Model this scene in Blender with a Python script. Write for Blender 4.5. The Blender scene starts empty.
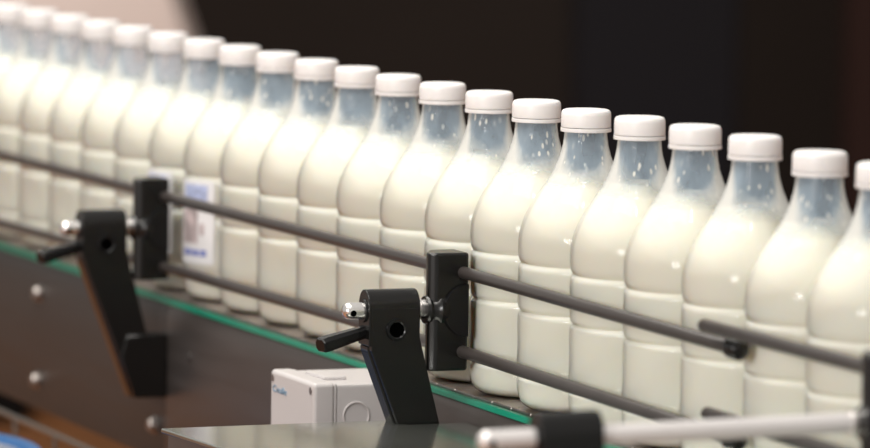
import bpy, bmesh, math, random
from mathutils import Vector, Matrix
random.seed(7)
SC = bpy.context.scene
COL = SC.collection
PI = math.pi

# ------------------------------------------------------------------ camera
F_PX = 5212.1                      # focal length in pixels of the 870x448 frame
PITCH, ROLL = 0.092632, 0.0153797
CAM = Vector((0, 0, 1.45))
fwd = Vector((0, math.cos(PITCH), -math.sin(PITCH)))
up0 = Vector((0, math.sin(PITCH), math.cos(PITCH)))
right = Vector((1, 0, 0)) * math.cos(ROLL) + up0 * math.sin(ROLL)
up = Vector((-1, 0, 0)) * math.sin(ROLL) + up0 * math.cos(ROLL)
cd = bpy.data.cameras.new('camera'); cam = bpy.data.objects.new('camera', cd); COL.objects.link(cam)
cam.matrix_world = Matrix(((right.x, up.x, -fwd.x, CAM.x), (right.y, up.y, -fwd.y, CAM.y),
                           (right.z, up.z, -fwd.z, CAM.z), (0, 0, 0, 1)))
cd.sensor_width = 36.0; cd.lens = F_PX / 870 * 36.0
cd.clip_start = 0.1; cd.clip_end = 60
cd.dof.use_dof = True; cd.dof.focus_distance = 3.93; cd.dof.aperture_fstop = 6.5
SC.camera = cam

# ------------------------------------------------------------------ world, lamps, exposure
w = bpy.data.worlds.new('world'); SC.world = w; w.use_nodes = True
w.node_tree.nodes['Background'].inputs[0].default_value = (1.0, 0.965, 0.92, 1)
w.node_tree.nodes['Background'].inputs[1].default_value = 0.60
vs = SC.view_settings
vs.view_transform = 'Standard'; vs.look = 'None'; vs.gamma = 1; vs.use_curve_mapping = False
vs.exposure = -0.28

def area(name, loc, target, sx, sy, watts, col):
    l = bpy.data.lights.new(name, 'AREA'); l.shape = 'RECTANGLE'; l.size = sx; l.size_y = sy
    l.energy = watts; l.color = col
    o = bpy.data.objects.new(name, l); COL.objects.link(o); o.location = loc
    d = Vector(target) - Vector(loc); o.rotation_euler = d.to_track_quat('-Z', 'Y').to_euler()
    return o
area('overhead_light', (-0.75, 3.3, 3.3), (-0.25, 4.0, 1.1), 1.6, 1.0, 54, (1.0, 0.96, 0.89))
area('overhead_light', (-0.95, 5.1, 3.3), (-0.5, 5.2, 1.1), 1.6, 1.0, 46, (1.0, 0.96, 0.89))
area('overhead_light', (-1.2, 8.2, 3.2), (-1.1, 9.6, 0.4), 1.2, 0.5, 85, (1.0, 0.92, 0.85))  # added light above the pale background housing, to brighten it
area('ceiling_spot', (-0.65, 4.2, 3.3), (-0.4, 5.1, 1.1), 0.16, 0.16, 9, (1.0, 0.97, 0.92))
area('ceiling_spot', (-0.05, 2.5, 3.3), (0.15, 3.8, 1.1), 0.16, 0.16, 9, (1.0, 0.97, 0.92))
# added fill light behind the camera, brightens the bottle fronts
area('front_fill', (-2.6, -0.8, 2.1), (-0.1, 4.2, 1.0), 1.2, 0.9, 132, (1.0, 0.98, 0.96))

# ------------------------------------------------------------------ conveyor frame: s along the row (away), o outward, z above the belt
TH = 1.1952095
A = Vector((-math.cos(TH), math.sin(TH), 0)); N = Vector((-math.sin(TH), -math.cos(TH), 0))
ZB = 1.45 - 0.272746 - 0.226068
O0 = Vector((0.259278, 3.516196, ZB))
ROW_ROT = math.atan2(A.y, A.x)
PITCH_ROW = 0.09919
def W(s, o, z): return O0 + A * s + N * o + Vector((0, 0, z))

# ------------------------------------------------------------------ mesh helpers
def finish(name, bm, mat, parent=None, smooth=40, wn=False):
    bmesh.ops.recalc_face_normals(bm, faces=bm.faces[:])
    me = bpy.data.meshes.new(name); bm.to_mesh(me); bm.free()
    if smooth:
        for p in me.polygons: p.use_smooth = True
        me.set_sharp_from_angle(angle=math.radians(smooth))
    me.materials.append(mat)
    o = link(name, me, parent)
    if wn:
        md = o.modifiers.new('weighted_normal', 'WEIGHTED_NORMAL'); md.keep_sharp = True
    return o
def link(name, me, parent=None):
    o = bpy.data.objects.new(name, me); COL.objects.link(o)
    if parent is not None: o.parent = parent
    return o
def empty(name, loc=(0, 0, 0), rz=0):
    o = bpy.data.objects.new(name, None); COL.objects.link(o); o.empty_display_size = 0.05
    o.location = loc; o.rotation_euler = (0, 0, rz); return o
def tag(o, label=None, cat=None, group=None, kind=None):
    if label: o['label'] = label
    if cat: o['category'] = cat
    if group: o['group'] = group
    if kind: o['kind'] = kind
    return o
def box(bm, x0, x1, y0, y1, z0, z1, bevel=0.0, seg=2):
    vs_ = [bm.verts.new((x, y, z)) for z in (z0, z1) for y in (y0, y1) for x in (x0, x1)]
    fs = [(0, 1, 3, 2), (4, 5, 7, 6), (0, 1, 5, 4), (2, 3, 7, 6), (0, 2, 6, 4), (1, 3, 7, 5)]
    faces = [bm.faces.new([vs_[i] for i in f]) for f in fs]
    if bevel:
        bmesh.ops.recalc_face_normals(bm, faces=faces)
        es = list({e for f in faces for e in f.edges})
        bmesh.ops.bevel(bm, geom=es, offset=bevel, segments=seg, profile=0.5, affect='EDGES')
def prism(bm, pts, axis, a0, a1, bevel=0.0, seg=2):
    """polygon pts extruded along axis 'x','y','z' from a0 to a1 (pts in the two other axes, in xyz order)"""
    def mk(p, a):
        return {'x': (a, p[0], p[1]), 'y': (p[0], a, p[1]), 'z': (p[0], p[1], a)}[axis]
    lo = [bm.verts.new(mk(p, a0)) for p in pts]; hi = [bm.verts.new(mk(p, a1)) for p in pts]
    n = len(pts); faces = [bm.faces.new(lo), bm.faces.new(hi)]
    for i in range(n): faces.append(bm.faces.new((lo[i], lo[(i + 1) % n], hi[(i + 1) % n], hi[i])))
    if bevel:
        bmesh.ops.recalc_face_normals(bm, faces=faces)
        es = list({e for f in faces for e in f.edges})
        bmesh.ops.bevel(bm, geom=es, offset=bevel, segments=seg, profile=0.5, affect='EDGES')
def lathe(bm, prof, n=32, axis='z', org=(0, 0, 0), a0=0.0, a1=None):
    """prof: list of (r, h) ; r==0 makes a pole. a0..a1 partial sweep when a1 given"""
    full = a1 is None
    def mk(r, h, t):
        c, s = r * math.cos(t), r * math.sin(t)
        p = {'z': (c, s, h), 'x': (h, c, s), 'y': (s, h, c)}[axis]
        return (p[0] + org[0], p[1] + org[1], p[2] + org[2])
    rings = []
    m = n if full else n + 1
    for r, h in prof:
        if r < 1e-7: rings.append([bm.verts.new(mk(0, h, 0))])
        else:
            rings.append([bm.verts.new(mk(r, h, (a0 + (a1 - a0) * k / n) if not full else 2 * PI * k / n)) for k in range(m)])
    for ra, rb in zip(rings, rings[1:]):
        for k in range(n):
            k2 = (k + 1) % m
            if len(ra) == 1 and len(rb) == 1: continue
            if len(ra) == 1: bm.faces.new((ra[0], rb[k], rb[k2]))
            elif len(rb) == 1: bm.faces.new((ra[k], ra[k2], rb[0]))
            else: bm.faces.new((ra[k], ra[k2], rb[k2], rb[k]))
def tube(bm, pts, r, n=14, caps=True):
    pts = [Vector(p) for p in pts]; rings = []
    for i, p in enumerate(pts):
        t = (pts[min(i + 1, len(pts) - 1)] - pts[max(i - 1, 0)]).normalized()
        a = t.cross(Vector((0, 0, 1)));  a = a if a.length > 1e-4 else Vector((1, 0, 0))
        a.normalize(); b = t.cross(a)
        rr = r[i] if isinstance(r, (list, tuple)) else r
        rings.append([bm.verts.new(p + (a * math.cos(2 * PI * k / n) + b * math.sin(2 * PI * k / n)) * rr) for k in range(n)])
    for ra, rb in zip(rings, rings[1:]):
        for k in range(n): bm.faces.new((ra[k], ra[(k + 1) % n], rb[(k + 1) % n], rb[k]))
    if caps: bm.faces.new(rings[0]); bm.faces.new(rings[-1])
def smooth_profile(keys, step=4):
    """Catmull-Rom through (z, r) keys"""
    out = []
    for i in range(len(keys) - 1):
        p0 = keys[max(i - 1, 0)]; p1 = keys[i]; p2 = keys[i + 1]; p3 = keys[min(i + 2, len(keys) - 1)]
        for k in range(step):
            t = k / step
            out.append(tuple(0.5 * (2 * p1[j] + (p2[j] - p0[j]) * t + (2 * p0[j] - 5 * p1[j] + 4 * p2[j] - p3[j]) * t * t
                             + (-p0[j] + 3 * p1[j] - 3 * p2[j] + p3[j]) * t ** 3) for j in (0, 1)))
    out.append(keys[-1]); return out

# ------------------------------------------------------------------ materials
class Mat:
    def __init__(s, name):
        s.m = bpy.data.materials.new(name); s.m.use_nodes = True; s.nt = s.m.node_tree; s.n = s.nt.nodes
        s.b = s.n['Principled BSDF']; s.out = s.n['Material Output']
    def new(s, t, **kw):
        nd = s.n.new(t)
        for k, v in kw.items(): setattr(nd, k, v)
        return nd
    def ln(s, a, b): s.nt.links.new(a, b)
def princ(name, col, rough=0.5, metal=0.0, spec=0.5, noise=None, bump=None, coat=0.0, sss=None):
    M = Mat(name); b = M.b
    b.inputs['Base Color'].default_value = (*col, 1); b.inputs['Roughness'].default_value = rough
    b.inputs['Metallic'].default_value = metal; b.inputs['Specular IOR Level'].default_value = spec
    b.inputs['Coat Weight'].default_value = coat; b.inputs['Coat Roughness'].default_value = 0.08
    if sss:
        b.inputs['Subsurface Weight'].default_value = sss[0]; b.inputs['Subsurface Scale'].default_value = sss[1]
        b.inputs['Subsurface Radius'].default_value = (1.0, 0.8, 0.55)
    tc = M.new('ShaderNodeTexCoord')
    if noise:       # (scale xyz, amount): colour and roughness variation
        mp = M.new('ShaderNodeMapping'); mp.inputs['Scale'].default_value = noise[0]
        nz = M.new('ShaderNodeTexNoise'); nz.inputs['Scale'].default_value = 1.0; nz.inputs['Detail'].default_value = 4
        M.ln(tc.outputs['Object'], mp.inputs[0]); M.ln(mp.outputs[0], nz.inputs['Vector'])
        rp = M.new('ShaderNodeValToRGB'); k = noise[1]
        rp.color_ramp.elements[0].position = 0.3; rp.color_ramp.elements[1].position = 0.7
        rp.color_ramp.elements[0].color = (*[c * (1 - k) for c in col], 1)
        rp.color_ramp.elements[1].color = (*[min(1, c * (1 + k)) for c in col], 1)
        M.ln(nz.outputs['Fac'], rp.inputs[0]); M.ln(rp.outputs[0], b.inputs['Base Color'])
        mr = M.new('ShaderNodeMapRange'); mr.inputs['To Min'].default_value = rough * 0.8; mr.inputs['To Max'].default_value = min(1, rough * 1.25)
        M.ln(nz.outputs['Fac'], mr.inputs['Value']); M.ln(mr.outputs[0], b.inputs['Roughness'])
    if bump:
        n2 = M.new('ShaderNodeTexNoise'); n2.inputs['Scale'].default_value = bump[0]
        bp = M.new('ShaderNodeBump'); bp.inputs['Strength'].default_value = bump[1]; bp.inputs['Distance'].default_value = 0.001
        M.ln(tc.outputs['Object'], n2.inputs['Vector']); M.ln(n2.outputs['Fac'], bp.inputs['Height']); M.ln(bp.outputs[0], b.inputs['Normal'])
    return M.m
m_milk = princ('milk', (0.85, 0.825, 0.72), 0.55, spec=0.2, sss=(0.5, 0.018))
m_cap = princ('white_cap_plastic', (0.84, 0.815, 0.81), 0.38, sss=(0.15, 0.004))
m_black = princ('black_plastic', (0.0045, 0.0042, 0.004), 0.27, spec=0.5, bump=(900, 0.05))
m_black_gloss = princ('black_gloss_plastic', (0.006, 0.006, 0.0065), 0.26, spec=0.35)
m_rod = princ('grey_rod', (0.052, 0.044, 0.041), 0.30, metal=0.1, noise=((60, 60, 60), 0.08))
m_chrome = princ('chrome', (0.93, 0.90, 0.88), 0.27, metal=1.0)
m_satin = princ('satin_steel', (0.88, 0.84, 0.825), 0.32, metal=0.45)
m_panel = princ('brushed_panel_steel', (0.070, 0.062, 0.058), 0.45, metal=0.5, noise=((6, 6, 90), 0.10))
m_panel2 = princ('lighter_panel_steel', (0.130, 0.112, 0.104), 0.38, metal=0.7, noise=((6, 6, 90), 0.12))  # separate sheet on the near side of the seam, lighter and more metallic
m_bolt = princ('bolt_steel', (0.42, 0.38, 0.36), 0.3, metal=1.0)
m_plate = princ('polished_cover_steel', (0.46, 0.475, 0.44), 0.13, metal=0.9, noise=((14, 14, 14), 0.10))
m_cabside = princ('cabinet_side_steel', (0.20, 0.165, 0.145), 0.4, metal=0.8, noise=((30, 30, 30), 0.1))
m_green = princ('green_wear_plastic', (0.003, 0.265, 0.16), 0.32)
m_chain = princ('chain_plate_steel', (0.50, 0.44, 0.42), 0.28, metal=0.9, noise=((40, 40, 40), 0.12))
m_box = princ('light_grey_box_plastic', (0.56, 0.53, 0.525), 0.4)
m_blueprint = princ('blue_print', (0.13, 0.25, 0.37), 0.6)
m_paper = princ('label_paper', (0.80, 0.79, 0.80), 0.55)
m_lblue = princ('label_blue_ink', (0.42, 0.47, 0.68), 0.55, noise=((260, 260, 260), 0.35))
m_lblue2 = princ('label_dark_blue_ink', (0.20, 0.24, 0.55), 0.55)
m_lpink = princ('label_picture_ink', (0.50, 0.42, 0.42), 0.6, noise=((90, 90, 70), 0.45))
m_drum = princ('blue_drum_plastic', (0.03, 0.125, 0.32), 0.42)
m_drumlid = princ('grey_drum_lid', (0.20, 0.22, 0.27), 0.45)
m_house = princ('pale_machine_paint', (0.60, 0.53, 0.50), 0.45, noise=((2, 2, 2), 0.06))
m_dark = princ('dark_machine_paint', (0.008, 0.007, 0.007), 0.7, spec=0.2)
m_darkblue = princ('dark_blue_machine_paint', (0.012, 0.0115, 0.014), 0.8, spec=0.1)
m_brown = princ('dark_brown_paint', (0.024, 0.012, 0.010), 0.8, spec=0.1)
m_wall = princ('dark_wall_paint', (0.030, 0.024, 0.021), 0.9, spec=0.05, noise=((0.8, 0.8, 0.8), 0.15))
m_floor = princ('red_brown_floor', (0.38, 0.145, 0.045), 0.65, noise=((2.0, 2.0, 2.0), 0.15))
m_void = princ('hole_shade_black', (0.001, 0.001, 0.001), 0.9, spec=0.0)  # near-black discs paint the shade inside the small holes
m_steel_dark = princ('dark_tube_steel', (0.26, 0.24, 0.215), 0.35, metal=0.8)

def make_shell_mat():
    """thin clear PET wall: fresnel gloss over a see-through wall, with milk film, droplet bumps, bluish haze and painted glints in the neck above the fill line"""
    M = Mat('clear_bottle_plastic'); M.n.remove(M.b)
    tc = M.new('ShaderNodeTexCoord'); oi = M.new('ShaderNodeObjectInfo')
    off = M.new('ShaderNodeVectorMath', operation='SCALE'); off.inputs['Scale'].default_value = 7.0
    cmb = M.new('ShaderNodeCombineXYZ')
    for k in range(3): M.ln(oi.outputs['Random'], cmb.inputs[k])
    M.ln(cmb.outputs[0], off.inputs[0])
    add = M.new('ShaderNodeVectorMath', operation='ADD'); M.ln(tc.outputs['Object'], add.inputs[0]); M.ln(off.outputs[0], add.inputs[1])
    sep = M.new('ShaderNodeSeparateXYZ'); M.ln(tc.outputs['Object'], sep.inputs[0])
    neck = M.new('ShaderNodeMapRange'); neck.inputs['From Min'].default_value = 0.168; neck.inputs['From Max'].default_value = 0.178
    M.ln(sep.outputs['Z'], neck.inputs['Value'])
    # droplets
    nz = M.new('ShaderNodeTexNoise'); nz.inputs['Scale'].default_value = 260; nz.inputs['Detail'].default_value = 2; M.ln(add.outputs[0], nz.inputs['Vector'])
    hs = M.new('ShaderNodeMath', operation='MULTIPLY'); M.ln(nz.outputs['Fac'], hs.inputs[0]); M.ln(neck.outputs[0], hs.inputs[1])
    bp = M.new('ShaderNodeBump'); bp.inputs['Strength'].default_value = 0.60; bp.inputs['Distance'].default_value = 0.0012
    M.ln(hs.outputs[0], bp.inputs['Height'])
    # milk film; its bluish haze colour stands in for reflections in the neck
    mp = M.new('ShaderNodeMapping'); mp.inputs['Scale'].default_value = (55, 55, 22); M.ln(add.outputs[0], mp.inputs[0])
    nf = M.new('ShaderNodeTexNoise'); nf.inputs['Scale'].default_value = 1.0; nf.inputs['Detail'].default_value = 3; M.ln(mp.outputs[0], nf.inputs['Vector'])
    film = M.new('ShaderNodeMapRange'); film.inputs['From Min'].default_value = 0.35; film.inputs['From Max'].default_value = 0.75
    film.inputs['To Min'].default_value = 0.20; film.inputs['To Max'].default_value = 0.46; M.ln(nf.outputs['Fac'], film.inputs['Value'])
    lw = M.new('ShaderNodeLayerWeight'); lw.inputs['Blend'].default_value = 0.35      # a film seen edge-on is optically thicker
    thick = M.new('ShaderNodeMath', operation='MULTIPLY_ADD'); thick.inputs[1].default_value = 0.45
    M.ln(lw.outputs['Facing'], thick.inputs[0]); M.ln(film.outputs[0], thick.inputs[2])
    # white dots and streaks painted in as sparkling lamp reflections
    mpd = M.new('ShaderNodeMapping'); mpd.inputs['Scale'].default_value = (240, 240, 85); M.ln(add.outputs[0], mpd.inputs[0])
    vd = M.new('ShaderNodeTexVoronoi'); vd.inputs['Scale'].default_value = 1.0; M.ln(mpd.outputs[0], vd.inputs['Vector'])
    dot = M.new('ShaderNodeMapRange'); dot.inputs['From Min'].default_value = 0.30; dot.inputs['From Max'].default_value = 0.20
    dot.inputs['To Min'].default_value = 0.0; dot.inputs['To Max'].default_value = 0.9; M.ln(vd.outputs['Distance'], dot.inputs['Value'])
    sc_ = M.new('ShaderNodeSeparateColor'); M.ln(vd.outputs['Color'], sc_.inputs[0])
    keep = M.new('ShaderNodeMath', operation='GREATER_THAN'); keep.inputs[1].default_value = 0.62; M.ln(sc_.outputs[0], keep.inputs[0])
    dk = M.new('ShaderNodeMath', operation='MULTIPLY'); M.ln(dot.outputs[0], dk.inputs[0]); M.ln(keep.outputs[0], dk.inputs[1]); dot = dk
    filmz = M.new('ShaderNodeMath', operation='MULTIPLY'); M.ln(thick.outputs[0], filmz.inputs[0]); M.ln(neck.outputs[0], filmz.inputs[1])
    tr = M.new('ShaderNodeBsdfTransparent'); tr.inputs[0].default_value = (0.98, 0.985, 0.99, 1)
    df = M.new('ShaderNodeBsdfDiffuse'); df.inputs[0].default_value = (0.60, 0.74, 0.88, 1)
    tl = M.new('ShaderNodeBsdfTranslucent'); tl.inputs[0].default_value = (0.60, 0.74, 0.88, 1)
    md = M.new('ShaderNodeMixShader'); md.inputs[0].default_value = 0.4; M.ln(df.outputs[0], md.inputs[1]); M.ln(tl.outputs[0], md.inputs[2])
    m1 = M.new('ShaderNodeMixShader'); M.ln(filmz.outputs[0], m1.inputs[0]); M.ln(tr.outputs[0], m1.inputs[1]); M.ln(md.outputs[0], m1.inputs[2])
    # milk left clinging to the wall after filling: thicker towards the milk and where the wall is seen edge-on
    thr = M.new('ShaderNodeMapRange'); thr.inputs['From Min'].default_value = 0.178; thr.inputs['From Max'].default_value = 0.203
    thr.inputs['To Min'].default_value = -0.10; thr.inputs['To Max'].default_value = -0.48; M.ln(sep.outputs['Z'], thr.inputs['Value'])
    lf = M.new('ShaderNodeLayerWeight'); lf.inputs['Blend'].default_value = 0.5
    c1 = M.new('ShaderNodeMath', operation='ADD'); M.ln(lf.outputs['Facing'], c1.inputs[0]); M.ln(thr.outputs[0], c1.inputs[1])
    c2 = M.new('ShaderNodeMath', operation='MULTIPLY_ADD'); c2.inputs[1].default_value = 0.45; M.ln(nf.outputs['Fac'], c2.inputs[0]); M.ln(c1.outputs[0], c2.inputs[2])
    c3 = M.new('ShaderNodeMapRange'); c3.inputs['From Min'].default_value = 0.20; c3.inputs['From Max'].default_value = 0.42
    c3.inputs['To Max'].default_value = 0.85; M.ln(c2.outputs[0], c3.inputs['Value'])
    c4 = M.new('ShaderNodeMath', operation='MAXIMUM'); M.ln(c3.outputs[0], c4.inputs[0]); M.ln(dot.outputs[0], c4.inputs[1])
    c5 = M.new('ShaderNodeMath', operation='MULTIPLY'); M.ln(c4.outputs[0], c5.inputs[0]); M.ln(neck.outputs[0], c5.inputs[1])
    wd = M.new('ShaderNodeBsdfDiffuse'); wd.inputs[0].default_value = (0.86, 0.85, 0.80, 1)
    wt = M.new('ShaderNodeBsdfTranslucent'); wt.inputs[0].default_value = (0.86, 0.85, 0.80, 1)
    wm = M.new('ShaderNodeMixShader'); wm.inputs[0].default_value = 0.35; M.ln(wd.outputs[0], wm.inputs[1]); M.ln(wt.outputs[0], wm.inputs[2])
    m1b = M.new('ShaderNodeMixShader'); M.ln(c5.outputs[0], m1b.inputs[0]); M.ln(m1.outputs[0], m1b.inputs[1]); M.ln(wm.outputs[0], m1b.inputs[2]); m1 = m1b
    gl = M.new('ShaderNodeBsdfGlossy'); gl.inputs['Roughness'].default_value = 0.07; M.ln(bp.outputs[0], gl.inputs['Normal'])
    fr = M.new('ShaderNodeFresnel'); fr.inputs['IOR'].default_value = 1.25; M.ln(bp.outputs[0], fr.inputs['Normal'])
    m2 = M.new('ShaderNodeMixShader'); M.ln(fr.outputs[0], m2.inputs[0]); M.ln(m1.outputs[0], m2.inputs[1]); M.ln(gl.outputs[0], m2.inputs[2])
    M.ln(m2.outputs[0], M.out.inputs['Surface'])
    return M.m
m_shell = make_shell_mat()

# ------------------------------------------------------------------ setting: floor and back wall
bm = bmesh.new(); box(bm, -7, 7, -1.5, 13.6, -0.1, 0.0)
tag(finish('floor', bm, m_floor, smooth=0), kind='structure')
bm = bmesh.new(); box(bm, -7, 7, 13.5, 13.7, 0.0, 4.0)
tag(finish('wall_back', bm, m_wall, smooth=0), kind='structure')

# ------------------------------------------------------------------ conveyor
conv = empty('conveyor', (O0.x, O0.y, 0), ROW_ROT)
tag(conv, 'dark steel conveyor with green edge strip running beneath the row of milk bottles', 'conveyor')
S0, S1 = -1.2, 2.9
def panel(s0, s1, sign, mat=None):
    b = bmesh.new()
    prof = [(0.0500, -0.0070), (0.0538, -0.0074), (0.0550, -0.0095), (0.0560, -0.0140), (0.0567, -0.0205), (0.0570, -0.0290), (0.0570, -0.1470), (0.0560, -0.1492),
            (0.0300, -0.1500), (0.0300, -0.1480), (0.0545, -0.1472), (0.0545, -0.0290), (0.0500, -0.0120)]
    prism(b, [(sign * o, ZB + z) for o, z in prof], 'x', s0, s1)
    return finish('side_panel', b, mat or m_panel, conv, 30)
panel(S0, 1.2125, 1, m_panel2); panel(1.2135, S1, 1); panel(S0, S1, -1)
for sg in (1, -1):
    b = bmesh.new()
    prism(b, [(sg * .0500, ZB - .0068), (sg * .0548, ZB - .0068), (sg * .0553, ZB - .0060), (sg * .0551, ZB - .0032), (sg * .0543, ZB - .0022), (sg * .0500, ZB - .0022)], 'x', S0, S1)
    ws = finish('wear_strip', b, m_green, conv, 30); ws['label'] = 'bright green plastic wear strip'
b = bmesh.new(); box(b, S0, S1, -.05, .05, ZB - .030, ZB - .010)
finish('chain_bed', b, m_dark, conv)
# flat-top chain plates
PLATE = 0.0381
b = bmesh.new(); box(b, -.0189, .0189, -.0488, .0488, -.0035, -.0003, 0.0008, 1)
pl0 = finish('chain_plate', b, m_chain, conv, 30); npl = int(2.9 / PLATE); pl0.location = (-0.55, 0, ZB)
for k in range(1, npl):
    c = link('chain_plate', pl0.data, conv); c.location = (-0.55 + k * PLATE, 0, ZB)
# bolts on the near panel
b = bmesh.new(); lathe(b, [(0, .0575), (.0085, .0575), (.0085, .0585), (.0062, .0590), (.0062, .0625), (.0050, .0640), (0, .0640)], 18, 'y')
bo0 = finish('bolt', b, m_bolt, conv); first = True
for s_, z_ in ((1.5936, -.036), (1.5977, -.1207), (1.241, -.1185), (2.02, -.036), (2.02, -.1207), (0.83, -.1205)):
    o = bo0 if first else link('bolt', bo0.data, conv); first = False
    o.location = (s_, -.0002, ZB + z_)
b = bmesh.new(); lathe(b, [(0, .0571), (.0045, .0571), (.0045, .0580), (.0030, .0590), (0, .0592)], 14, 'y')
rv = finish('rivet', b, m_panel, conv); rv.location = (1.1457, 0, ZB - .0459)
# legs and the low tube with its uprights
for s_ in (2.35, -0.95):
    for o_ in (.02, -.02):
        b = bmesh.new(); box(b, s_ - .02, s_ + .02, o_ - .015, o_ + .015, 0.0, ZB - .1505, .002, 1)
        finish('leg', b, m_steel_dark, conv)
def lowtube(z, r):
    b = bmesh.new(); tube(b, [(S1 - .3, .080, ZB + z), (.66, .080, ZB + z)], r, 12); return finish('drip_rail', b, m_steel_dark, conv)
lowtube(-.1560, .0025); lowtube(-.215, .0025)
for k in range(14):
    b = bmesh.new() if k == 0 else None
    if k == 0:
        tube(b, [(0, .080, ZB - .156), (0, .080, ZB - .215)], .0021, 10); up0_ = finish('drip_rail_upright', b, m_steel_dark, conv); o = up0_
    else: o = link('drip_rail_upright', up0_.data, conv)
    o.location = (0.70 + k * 0.128, 0, 0)
for s_ in (2.35, 0.75):
    b = bmesh.new(); tube(b, [(s_, .080, ZB - .156), (s_, .052, ZB - .1500)], .003, 10); finish('drip_rail_bracket', b, m_steel_dark, conv)

# ------------------------------------------------------------------ milk bottles
mm = 0.001
KEYS = [(0, 36), (1.2, 40), (4.5, 44.6), (10, 47.4), (17, 48.6), (22.5, 48.5), (24.2, 47.6), (25.6, 47.0), (27, 47.9), (29.5, 48.7),
        (36, 48.9), (50, 48.6), (64, 48.9), (70.5, 48.7), (73.0, 47.7), (74.4, 46.9), (75.8, 47.8), (78.5, 48.8), (86, 49.1), (96, 49.1), (105.5, 48.9),
        (109.0, 47.9), (110.6, 47.1), (112.2, 48.0), (115.5, 49.0), (122, 49.3), (130, 48.9), (138, 47.2), (146, 44.3), (154, 40.2), (162, 35.2),
        (170, 29.8), (178, 24.9), (186, 21.2), (193, 18.7), (199, 17.2), (205, 16.3), (209.5, 16.0)]
shell_prof = smooth_profile(KEYS, 3)
FILL = 178.0
def r_at(z):
    for (z0, r0), (z1, r1) in zip(shell_prof, shell_prof[1:]):
        if z0 <= z <= z1: return r0 + (r1 - r0) * (z - z0) / max(z1 - z0, 1e-6)
    return shell_prof[-1][1]
def bottle_meshes():
    b = bmesh.new(); lathe(b, [(0, 2.2 * mm), (24 * mm, 2.0 * mm), (33 * mm, 0.3 * mm)] + [(r * mm, z * mm) for z, r in shell_prof], 48)
    sh = finish('bottle_shell', b, m_shell, None, 60)
    b = bmesh.new()
    prof = [(0, 3.0 * mm), (24 * mm, 2.8 * mm), (33 * mm, 1.3 * mm)] + [((r - .3) * mm, (z + (.9 if z < 5 else 0)) * mm) for z, r in shell_prof if z < FILL]
    rt = r_at(FILL) - .3
    prof += [(rt * mm, FILL * mm), ((rt - 1.5) * mm, (FILL - .6) * mm), (0, (FILL - .7) * mm)]
    lathe(b, prof, 48); mk = finish('milk', b, m_milk, None, 50)
    b = bmesh.new()
    lathe(b, [(16.3 * mm, 212.6 * mm), (18.6 * mm, 212.6 * mm), (18.75 * mm, 213.2 * mm), (18.7 * mm, 221.5 * mm), (18.4 * mm, 223.8 * mm), (17.4 * mm, 225.3 * mm), (15.6 * mm, 225.9 * mm),
              (12 * mm, 226.05 * mm), (0, 226.1 * mm)], 48)
    cp = finish('cap', b, m_cap, None, 40)
    b = bmesh.new()
    lathe(b, [(16.3 * mm, 209.2 * mm), (18.9 * mm, 209.2 * mm), (19.05 * mm, 209.7 * mm), (18.95 * mm, 212.0 * mm), (16.3 * mm, 212.2 * mm)], 48)
    tr = finish('tamper_ring', b, m_cap, None, 40)
    return sh, mk, cp, tr
protos = bottle_meshes()
ORD = ['first', 'second', 'third', 'fourth', 'fifth', 'sixth', 'seventh', 'eighth', 'ninth', 'tenth', 'eleventh', 'twelfth', 'thirteenth', 'fourteenth',
       'fifteenth', 'sixteenth', 'seventeenth', 'eighteenth', 'nineteenth', 'twentieth', 'twenty-first', 'twenty-second', 'twenty-third']
def curved(name, z0, z1, t0, t1, dr, mat, parent, n=12, nz=10, th=.0003):
    """patch wrapped round the bottle at radius 49.2 mm + dr, angles in radians, z in mm"""
    b = bmesh.new(); R_ = .0494 + dr
    g = [[[b.verts.new(((R_ + k) * math.cos(t0 + (t1 - t0) * i / n), (R_ + k) * math.sin(t0 + (t1 - t0) * i / n), (z0 + (z1 - z0) * j / nz) * mm))
           for i in range(n + 1)] for j in range(nz + 1)] for k in (0, th)]
    for k in (0, 1):
        for j in range(nz):
            for i in range(n): b.faces.new((g[k][j][i], g[k][j][i + 1], g[k][j + 1][i + 1], g[k][j + 1][i]))
    for i in range(n):
        b.faces.new((g[0][0][i], g[0][0][i + 1], g[1][0][i + 1], g[1][0][i])); b.faces.new((g[0][nz][i], g[0][nz][i + 1], g[1][nz][i + 1], g[1][nz][i]))
    for j in range(nz):
        b.faces.new((g[0][j][0], g[0][j + 1][0], g[1][j + 1][0], g[1][j][0])); b.faces.new((g[0][j][n], g[0][j + 1][n], g[1][j + 1][n], g[1][j][n]))
    return finish(name, b, mat, parent, 40)
def paper_label(root, ang):
    h = math.radians(27)
    lab = curved('paper_label', 34, 108, ang - h, ang + h, 0, m_paper, root); lab['label'] = 'white paper label with blue and pinkish print'
    d = math.radians
    curved('printed_block', 84, 104, ang - d(17), ang + d(19), .0004, m_lblue, lab, 8, 4)
    curved('printed_picture', 52, 82, ang - d(20), ang + d(6), .0004, m_lpink, lab, 8, 4)
    curved('printed_picture', 60, 70, ang + d(9), ang + d(15), .0004, m_lpink, lab, 4, 3)
    for k, (u0, u1) in enumerate(((-19, -11), (-9, -2), (0, 8), (10, 18))):
        curved('printed_line', 41, 46.5, ang + d(u0), ang + d(u1), .0004, m_lblue2, lab, 4, 2)
DX = {0: .0006, 1: -.0014, 2: -.0022, 3: -.0018, 4: -.002, 5: -.001, 9: .0012, 10: .0015, 11: .0018, 12: .002, 13: .0022, 14: .0012}
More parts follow.
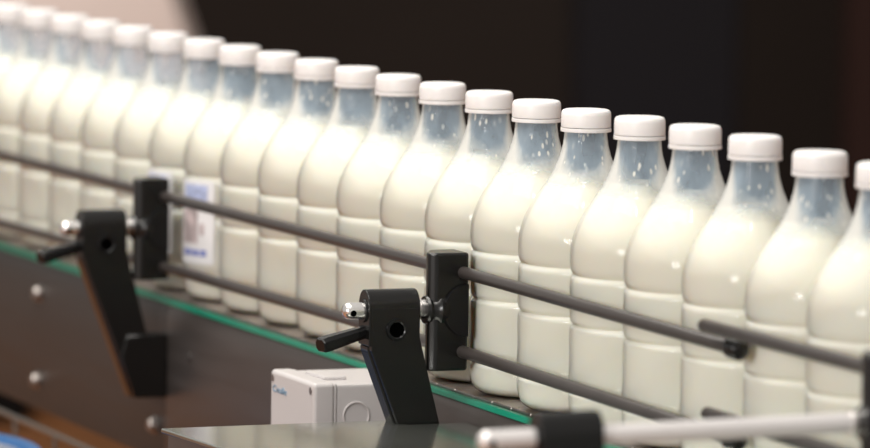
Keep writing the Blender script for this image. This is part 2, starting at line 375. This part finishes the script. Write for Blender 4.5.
for i in range(-1, 21):
    k = i + 1
    root = empty('milk_bottle', W(i * PITCH_ROW, 0, 0) + Vector((DX.get(i, 0), 0, 0)), random.uniform(0, 6.28))
    lab = 'full white-capped plastic milk bottle, ' + ORD[k] + ' in the row counting from the right edge'
    if i == -1: lab = 'milk bottle cut off by the right edge of the photo, first in the row'
    if i == 12: lab = 'milk bottle with blue-printed paper label, just right of the left black clamp'
    if i == 13: lab = 'milk bottle behind the left black clamp, only a corner of blue label showing'
    tag(root, lab, 'bottle', 'milk bottles lined up on the conveyor')
    parts = []
    for p in protos:
        c = p if i == -1 else link(p.name.split('.')[0], p.data)
        parts.append(c)
    for c in parts[:3]: c.parent = root
    parts[3].parent = parts[2]
    if i in (1, 2, 3): root.scale = (1, 1, {1: 1.014, 2: 1.013, 3: 1.008}[i])
    if i in (12, 13):
        root.rotation_euler = (0, 0, 0)
        paper_label(root, math.radians(-90 - (50 if i == 12 else 58)))

# ------------------------------------------------------------------ guide rails
def guide_rail(label, pts, r=.0048, plug_end=False, round_start=False):
    root = empty('guide_rail', W(*pts[0]), 0)
    tag(root, label, 'rail', 'grey guide rods along the bottles')
    P0 = W(*pts[0]); P = [W(*p) - P0 for p in pts]
    b = bmesh.new()
    rr = [r] * len(P)
    d0 = (P[0] - P[1]).normalized(); d1 = (P[-1] - P[-2]).normalized()
    P2 = [P[0] + d0 * r * .9, P[0] + d0 * r * .6] + P + [P[-1] + d1 * r * .6, P[-1] + d1 * r * .9]
    tube(b, P2, [r * .45, r * .8] + rr + [r * .8, r * .45], 18)
    finish('rod', b, m_rod, root, 50)
    if plug_end:
        b = bmesh.new(); e = P[-1]
        tube(b, [e - d1 * .0075, e - d1 * .006, e + d1 * .006, e + d1 * .0085], [r * 1.1, r * 1.55, r * 1.55, r * 1.1], 18)
        pe = finish('end_plug', b, m_black, root, 50); pe['label'] = 'black plastic end plug'
    return root
guide_rail('upper grey guide rod spanning from the left frame edge to the black end plug',
           [(2.7, .062, .0800), (1.7135, .062, .0875), (1.21, .062, .0908), (.500, .062, .0953), (-.006, .062, .0937)], plug_end=True)
guide_rail('lower grey guide rod passing through the left and middle black clamps',
           [(2.7, .062, .0075), (1.7135, .062, .0207), (1.21, .062, .0279), (.500, .062, .0347), (-.006, .062, .0318)], plug_end=True)
guide_rail('short upper grey guide rod starting at right and running out of frame', [(.0215, .073, .1067), (-.2319, .073, .1075), (-.75, .073, .1082)])
guide_rail('lower grey guide rod at right, its tip peeking above the white rod', [(.0135, .073, .0475), (-.2319, .073, .0478), (-.75, .073, .048)])

# ------------------------------------------------------------------ rail brackets (local: x = s, y = o, z; origin at the pin axis foot)
def bracket(label, s_c, z_off, o_blk, o_post, pin_extra=0.0):
    """s_c: centre along the row; o_blk/o_post shift of block and post outward; heights relative to the belt + z_off"""
    root = empty('rail_bracket', W(s_c, 0, z_off), ROW_ROT)
    tag(root, label, 'bracket', 'black guide rail brackets')
    q = o_post
    # post: arched head, slanting arm, foot pad
    b = bmesh.new()
    arch = [(-.0120, .040)] + [(-.012 * math.cos(PI * k / 12), .0700 + .0128 * math.sin(PI * k / 12)) for k in range(13)] + [(.0120, .040)]
    prism(b, [(x, z) for x, z in arch], 'y', q + .0955, q + .1372, .0012, 2)
    prism(b, [(q + .1350, .0690), (q + .1350, .0370), (q + .0985, -.0560), (q + .0800, -.0560), (q + .0765, -.0290), (q + .0958, .0460), (q + .0962, .0690)], 'x', -.01215, .0118, .0006, 1)
    prism(b, [(q + .1358, .0400), (q + .1358, .0360), (q + .0885, -.0860), (q + .0760, -.0850), (q + .1150, .0300)], 'x', -.0060, .0110, .0010, 1)
    prism(b, [(q + .1010, -.0490), (q + .0875, -.0858), (q + .0575, -.0858), (q + .0575, -.0300), (q + .0750, -.0290), (q + .0960, -.0290)], 'x', -.0135, .0135, .0012, 1)
    finish('post', b, m_black, root, 35, wn=True)
    # bushing on the face toward the camera
    b = bmesh.new(); lathe(b, [(.0058, -.0110), (.0058, -.0136), (.0066, -.0142), (.0082, -.0140), (.0088, -.0118)], 28, 'x', (0, q + .1150, .0525)); finish('bushing_ring', b, m_black_gloss, root, 30)
    b = bmesh.new(); lathe(b, [(0, -.01225), (.0059, -.01225), (.0059, -.0110), (0, -.0110)], 24, 'x', (0, q + .1150, .0525)); finish('bushing_socket', b, m_void, root, 30)
    # dark mouth of the head where the pin comes out
    b = bmesh.new(); lathe(b, [(.0068, q + .1362), (.0068, q + .1386), (.0088, q + .1386), (.0092, q + .1362)], 24, 'y', (0, 0, .0665)); finish('pin_sleeve', b, m_black_gloss, root, 30)
    # pin with its eye end
    b = bmesh.new()
    e = q + .1545 + pin_extra
    tube_pts = [(0, o_blk + .0800, .0665), (0, e - .0065, .0665)]
    lathe(b, [(0, o_blk + .0780), (.0065, o_blk + .0780), (.0065, e - .0065), (.0061, e - .0035), (.0049, e - .0015), (.0029, e - .0003), (0, e)], 24, 'y', (0, 0, .0665))
    pin = finish('pin', b, m_chrome if pin_extra == 0 else m_satin, root, 40); pin['label'] = 'shiny chrome pin'
    b = bmesh.new(); lathe(b, [(0, -.0067), (.0024, -.0066), (.0024, -.0030), (0, -.0030)], 14, 'x', (0, e - .0068, .0652)); finish('pin_hole', b, m_void, pin, 40)
    b = bmesh.new()
    for u in (0, .0026):
        lathe(b, [(.0060, o_blk + .0905 + u), (.0078, o_blk + .0905 + u), (.0078, o_blk + .0925 + u), (.0060, o_blk + .0925 + u)], 20, 'y', (0, 0, .0665))
    finish('washer', b, m_chrome, pin, 40)
    # clamp lever
    b = bmesh.new()
    d = Vector((-.26, .94, -.20)).normalized(); p0 = Vector((.002, q + .1290, .0520)); p1 = p0 + d * .0500
    side = d.cross(Vector((0, 0, 1))).normalized(); upv = side.cross(d)
    rings = []
    for t, hw, hh in ((0, .0045, .0044), (.3, .0050, .0047), (.85, .0066, .0056), (.97, .0064, .0054), (1.0, .0054, .0044)):
        c = p0.lerp(p1, t)
        oct_ = [(-1, -.5), (-.6, -1), (.6, -1), (1, -.5), (1, .5), (.6, 1), (-.6, 1), (-1, .5)]
        rings.append([b.verts.new(c + side * hw * a_ + upv * hh * c_) for a_, c_ in oct_])
    for ra, rb in zip(rings, rings[1:]):
        for k in range(8): b.faces.new((ra[k], ra[(k + 1) % 8], rb[(k + 1) % 8], rb[k]))
    b.faces.new(rings[0]); b.faces.new(rings[-1])
    finish('clamp_lever', b, m_black_gloss, root, 35, wn=True)
    # clamp block with its round cover and boss
    b = bmesh.new(); q = o_blk
    prism(b, [(-.0150, q + .0575), (-.0150, q + .0840), (-.0110, q + .0895), (.0000, q + .0870), (.0130, q + .0800), (.0150, q + .0575)], 'z', .0200, .1105, .0022, 3)
    blk = finish('clamp_block', b, m_black, root, 35, wn=True)
    b = bmesh.new(); cz = .0665
    arc = [(q + .0583, cz - .0205)] + [(q + .0583 + .0205 * math.sin(PI * k / 20), cz - .0205 * math.cos(PI * k / 20)) for k in range(1, 20)] + [(q + .0583, cz + .0205)]
    prism(b, arc, 'x', -.0182, -.0140, .0010, 2); finish('round_cover', b, m_black_gloss, blk, 30, wn=True)
    b = bmesh.new(); lathe(b, [(0, q + .0740), (.0125, q + .0740), (.0130, q + .0765), (.0130, q + .0800), (.0108, q + .0825), (.0100, q + .0860), (.0112, q + .0885), (.0104, q + .0905), (0, q + .0905)], 28, 'y', (-.0065, 0, cz))
    finish('boss', b, m_black, blk, 35)
    return root
bracket('black plastic guide rail bracket with chrome pin at left, its foot fixed to the panel', 1.2200, -.0035, 0, 0)
bracket('black plastic guide rail bracket in sharp focus standing beside the light grey junction box', .5035, 0, 0, 0)
nb = bracket('blurred nearest guide rail bracket with a long bright chrome rod, bottom right', -.2730, .0138, .0110, .1812, .0195)
nb.rotation_euler = (-.012, 0, ROW_ROT)

# ------------------------------------------------------------------ junction box on the panel
jb = empty('junction_box', W(.654, .057, -.052), ROW_ROT)
tag(jb, 'light grey plastic junction box mounted on the conveyor side beside the middle bracket', 'junction box')
b = bmesh.new(); box(b, -.0480, .0480, .0005, .0640, -.0500, .0490, .0030, 2); body = finish('box_body', b, m_box, jb, 40, wn=True)
b = bmesh.new(); box(b, -.0500, .0500, .0645, .0830, -.0520, .0505, .0035, 3); lid = finish('lid', b, m_box, jb, 40, wn=True)
b = bmesh.new(); box(b, -.0488, .0488, .0630, .0655, -.0508, .0496, .0008, 1); finish('lid_gasket', b, m_box, jb, 40, wn=True)
for x_ in (-.0435, .0435):
    for z_ in (-.0455, .0440):
        b = bmesh.new(); lathe(b, [(0, .0822), (.0030, .0822), (.0030, .0834), (0, .0834)], 12, 'y', (x_, 0, z_)); finish('screw', b, m_bolt, lid)
b = bmesh.new()
lathe(b, [(.0098, -.0476), (.0098, -.0487), (.0106, -.0491), (.0114, -.0487), (.0114, -.0476)], 32, 'x', (0, .0465, .0240)); finish('knockout_ring', b, m_box, body, 30)
b = bmesh.new(); box(b, -.022, .022, .045, .0640, .0485, .0520, .0015, 2); finish('top_latch', b, m_box, body, 40, wn=True)
def text_mesh(body_, size):
    cu = bpy.data.curves.new('lettering', 'FONT'); cu.body = body_; cu.size = size; cu.extrude = .0002
    ob = bpy.data.objects.new('lettering_tmp', cu); COL.objects.link(ob)
    dg = bpy.context.evaluated_depsgraph_get(); me = bpy.data.meshes.new_from_object(ob.evaluated_get(dg))
    bpy.data.objects.remove(ob); return me
me = text_mesh('Cnulle', .0125); me.materials.append(m_blueprint)
lg = link('printed_logo', me, lid); lg['label'] = 'small blue printed logo'
lg.location = (.0435, .0832, .0335); lg.rotation_euler = (PI / 2, 0, PI); lg.scale = (1, .62, 1)

# ------------------------------------------------------------------ machine cabinet with the polished cover in front
cab = empty('machine_cabinet', W(.1, .17, -ZB), ROW_ROT)
tag(cab, 'steel cabinet with a polished reflective top cover in the foreground below the bracket', 'cabinet')
def cabloc(pts): return [(s_ - .1, o_ - .17) for s_, o_ in pts]
outer = [(.517, .294), (.517, .1055), (.4885, .1055), (.4885, .0580), (-1.0, .0580), (-1.0, .183)]
ZP = ZB - .0200
b = bmesh.new(); prism(b, cabloc(outer), 'z', ZP - .0035, ZP, .0008, 1); finish('top_cover', b, m_plate, cab, 30, wn=True)
inner = [(.513, .2895), (.513, .1100), (.4845, .1100), (.4845, .0620), (-.996, .0620), (-.996, .1790)]
b = bmesh.new(); prism(b, cabloc(inner), 'z', .08, ZP - .0036); finish('cabinet_body', b, m_cabside, cab, 30)
for s_, o_ in ((.45, .25), (.45, .09), (-.93, .16), (-.93, .09)):
    b = bmesh.new(); lathe(b, [(0, 0), (.02, 0), (.02, .008), (.008, .012), (.008, .0805), (0, .0805)], 14, 'z', (s_ - .1, o_ - .17, 0)); finish('levelling_foot', b, m_steel_dark, cab)

# ------------------------------------------------------------------ blue drum, bottom left
dp = W(1.2447, .363, 0) + Vector((-.005, 0, 0)); DH = ZB - .1310
dr = empty('plastic_drum', (dp.x, dp.y, 0)); tag(dr, 'blue plastic drum with greyish lid at the bottom left corner', 'drum')
b = bmesh.new(); lathe(b, [(0, 0), (.185, 0), (.196, .012), (.198, .05), (.198, .25), (.204, .27), (.204, .29), (.198, .31), (.198, .52), (.204, .54), (.204, .56), (.198, .58), (.198, DH - .05), (.190, DH - .03), (.190, DH - .012), (0, DH - .012)], 48)
finish('drum_body', b, m_drum, dr, 35)
b = bmesh.new(); lathe(b, [(.186, DH - .030), (.199, DH - .030), (.2015, DH - .024), (.2015, DH - .006), (.197, DH), (.187, DH), (.184, DH - .006)], 48); finish('clamp_ring', b, m_drum, dr, 35)
b = bmesh.new(); lathe(b, [(.1835, DH - .012), (.1835, DH - .005), (.17, DH - .005), (.165, DH - .010), (0, DH - .010)], 48); finish('drum_lid', b, m_drumlid, dr, 35)

# ------------------------------------------------------------------ far background machines
def bgthing(name, label, cat, loc): return tag(empty(name, loc), label, cat)
ph = bgthing('filling_machine', 'pale blurred machine housing behind the row at the top left', 'machine', (-1.145, 9.2, 0))
b = bmesh.new(); prism(b, [(-.75, .35), (.905, .35), (.600, 1.20), (.60, 1.75), (-.75, 1.75)], 'y', 0, .35, .012, 2); finish('housing', b, m_house, ph, 35)
for x_ in (-.65, .75):
    for y_ in (.08, .27):
        b = bmesh.new(); box(b, x_ - .03, x_ + .03, y_ - .03, y_ + .03, 0, .352); finish('leg', b, m_steel_dark, ph)
b = bmesh.new(); box(b, -.55, .1, -.012, .004, .92, 1.55, .004, 1); finish('access_door', b, m_house, ph)
dc = bgthing('dark_machine', 'dark bluish machine standing far behind the right half of the row', 'machine', (.50, 11.2, 0))
b = bmesh.new(); box(b, -.20, .15, 0, .7, .06, 1.7, .01, 1); finish('housing', b, m_darkblue, dc)
b = bmesh.new(); box(b, -.16, .11, -.012, .004, .95, 1.5, .004, 1); finish('access_door', b, m_darkblue, dc)
b = bmesh.new(); box(b, -.18, .13, .03, .67, 0, .061); finish('plinth', b, m_dark, dc)
co = bgthing('steel_column', 'dark brown vertical column blurred at the right edge behind the bottles', 'column', (.90, 11.0, 0))
b = bmesh.new(); box(b, -.035, .10, 0, .16, .012, 3.9, .006, 1); finish('shaft', b, m_brown, co)
b = bmesh.new(); box(b, -.08, .15, -.04, .20, 0, .0125); finish('base_plate', b, m_brown, co)
bk = bgthing('black_crate', 'black low crate on the brown floor beneath the conveyor far left', 'crate', (-1.15, 10.9, 0))
b = bmesh.new(); box(b, -.35, .30, 0, .4, 0, .14, .01, 1); finish('crate_body', b, m_dark, bk)
b = bmesh.new(); box(b, -.36, .31, -.01, .41, .135, .16, .006, 1); finish('crate_rim', b, m_dark, bk)
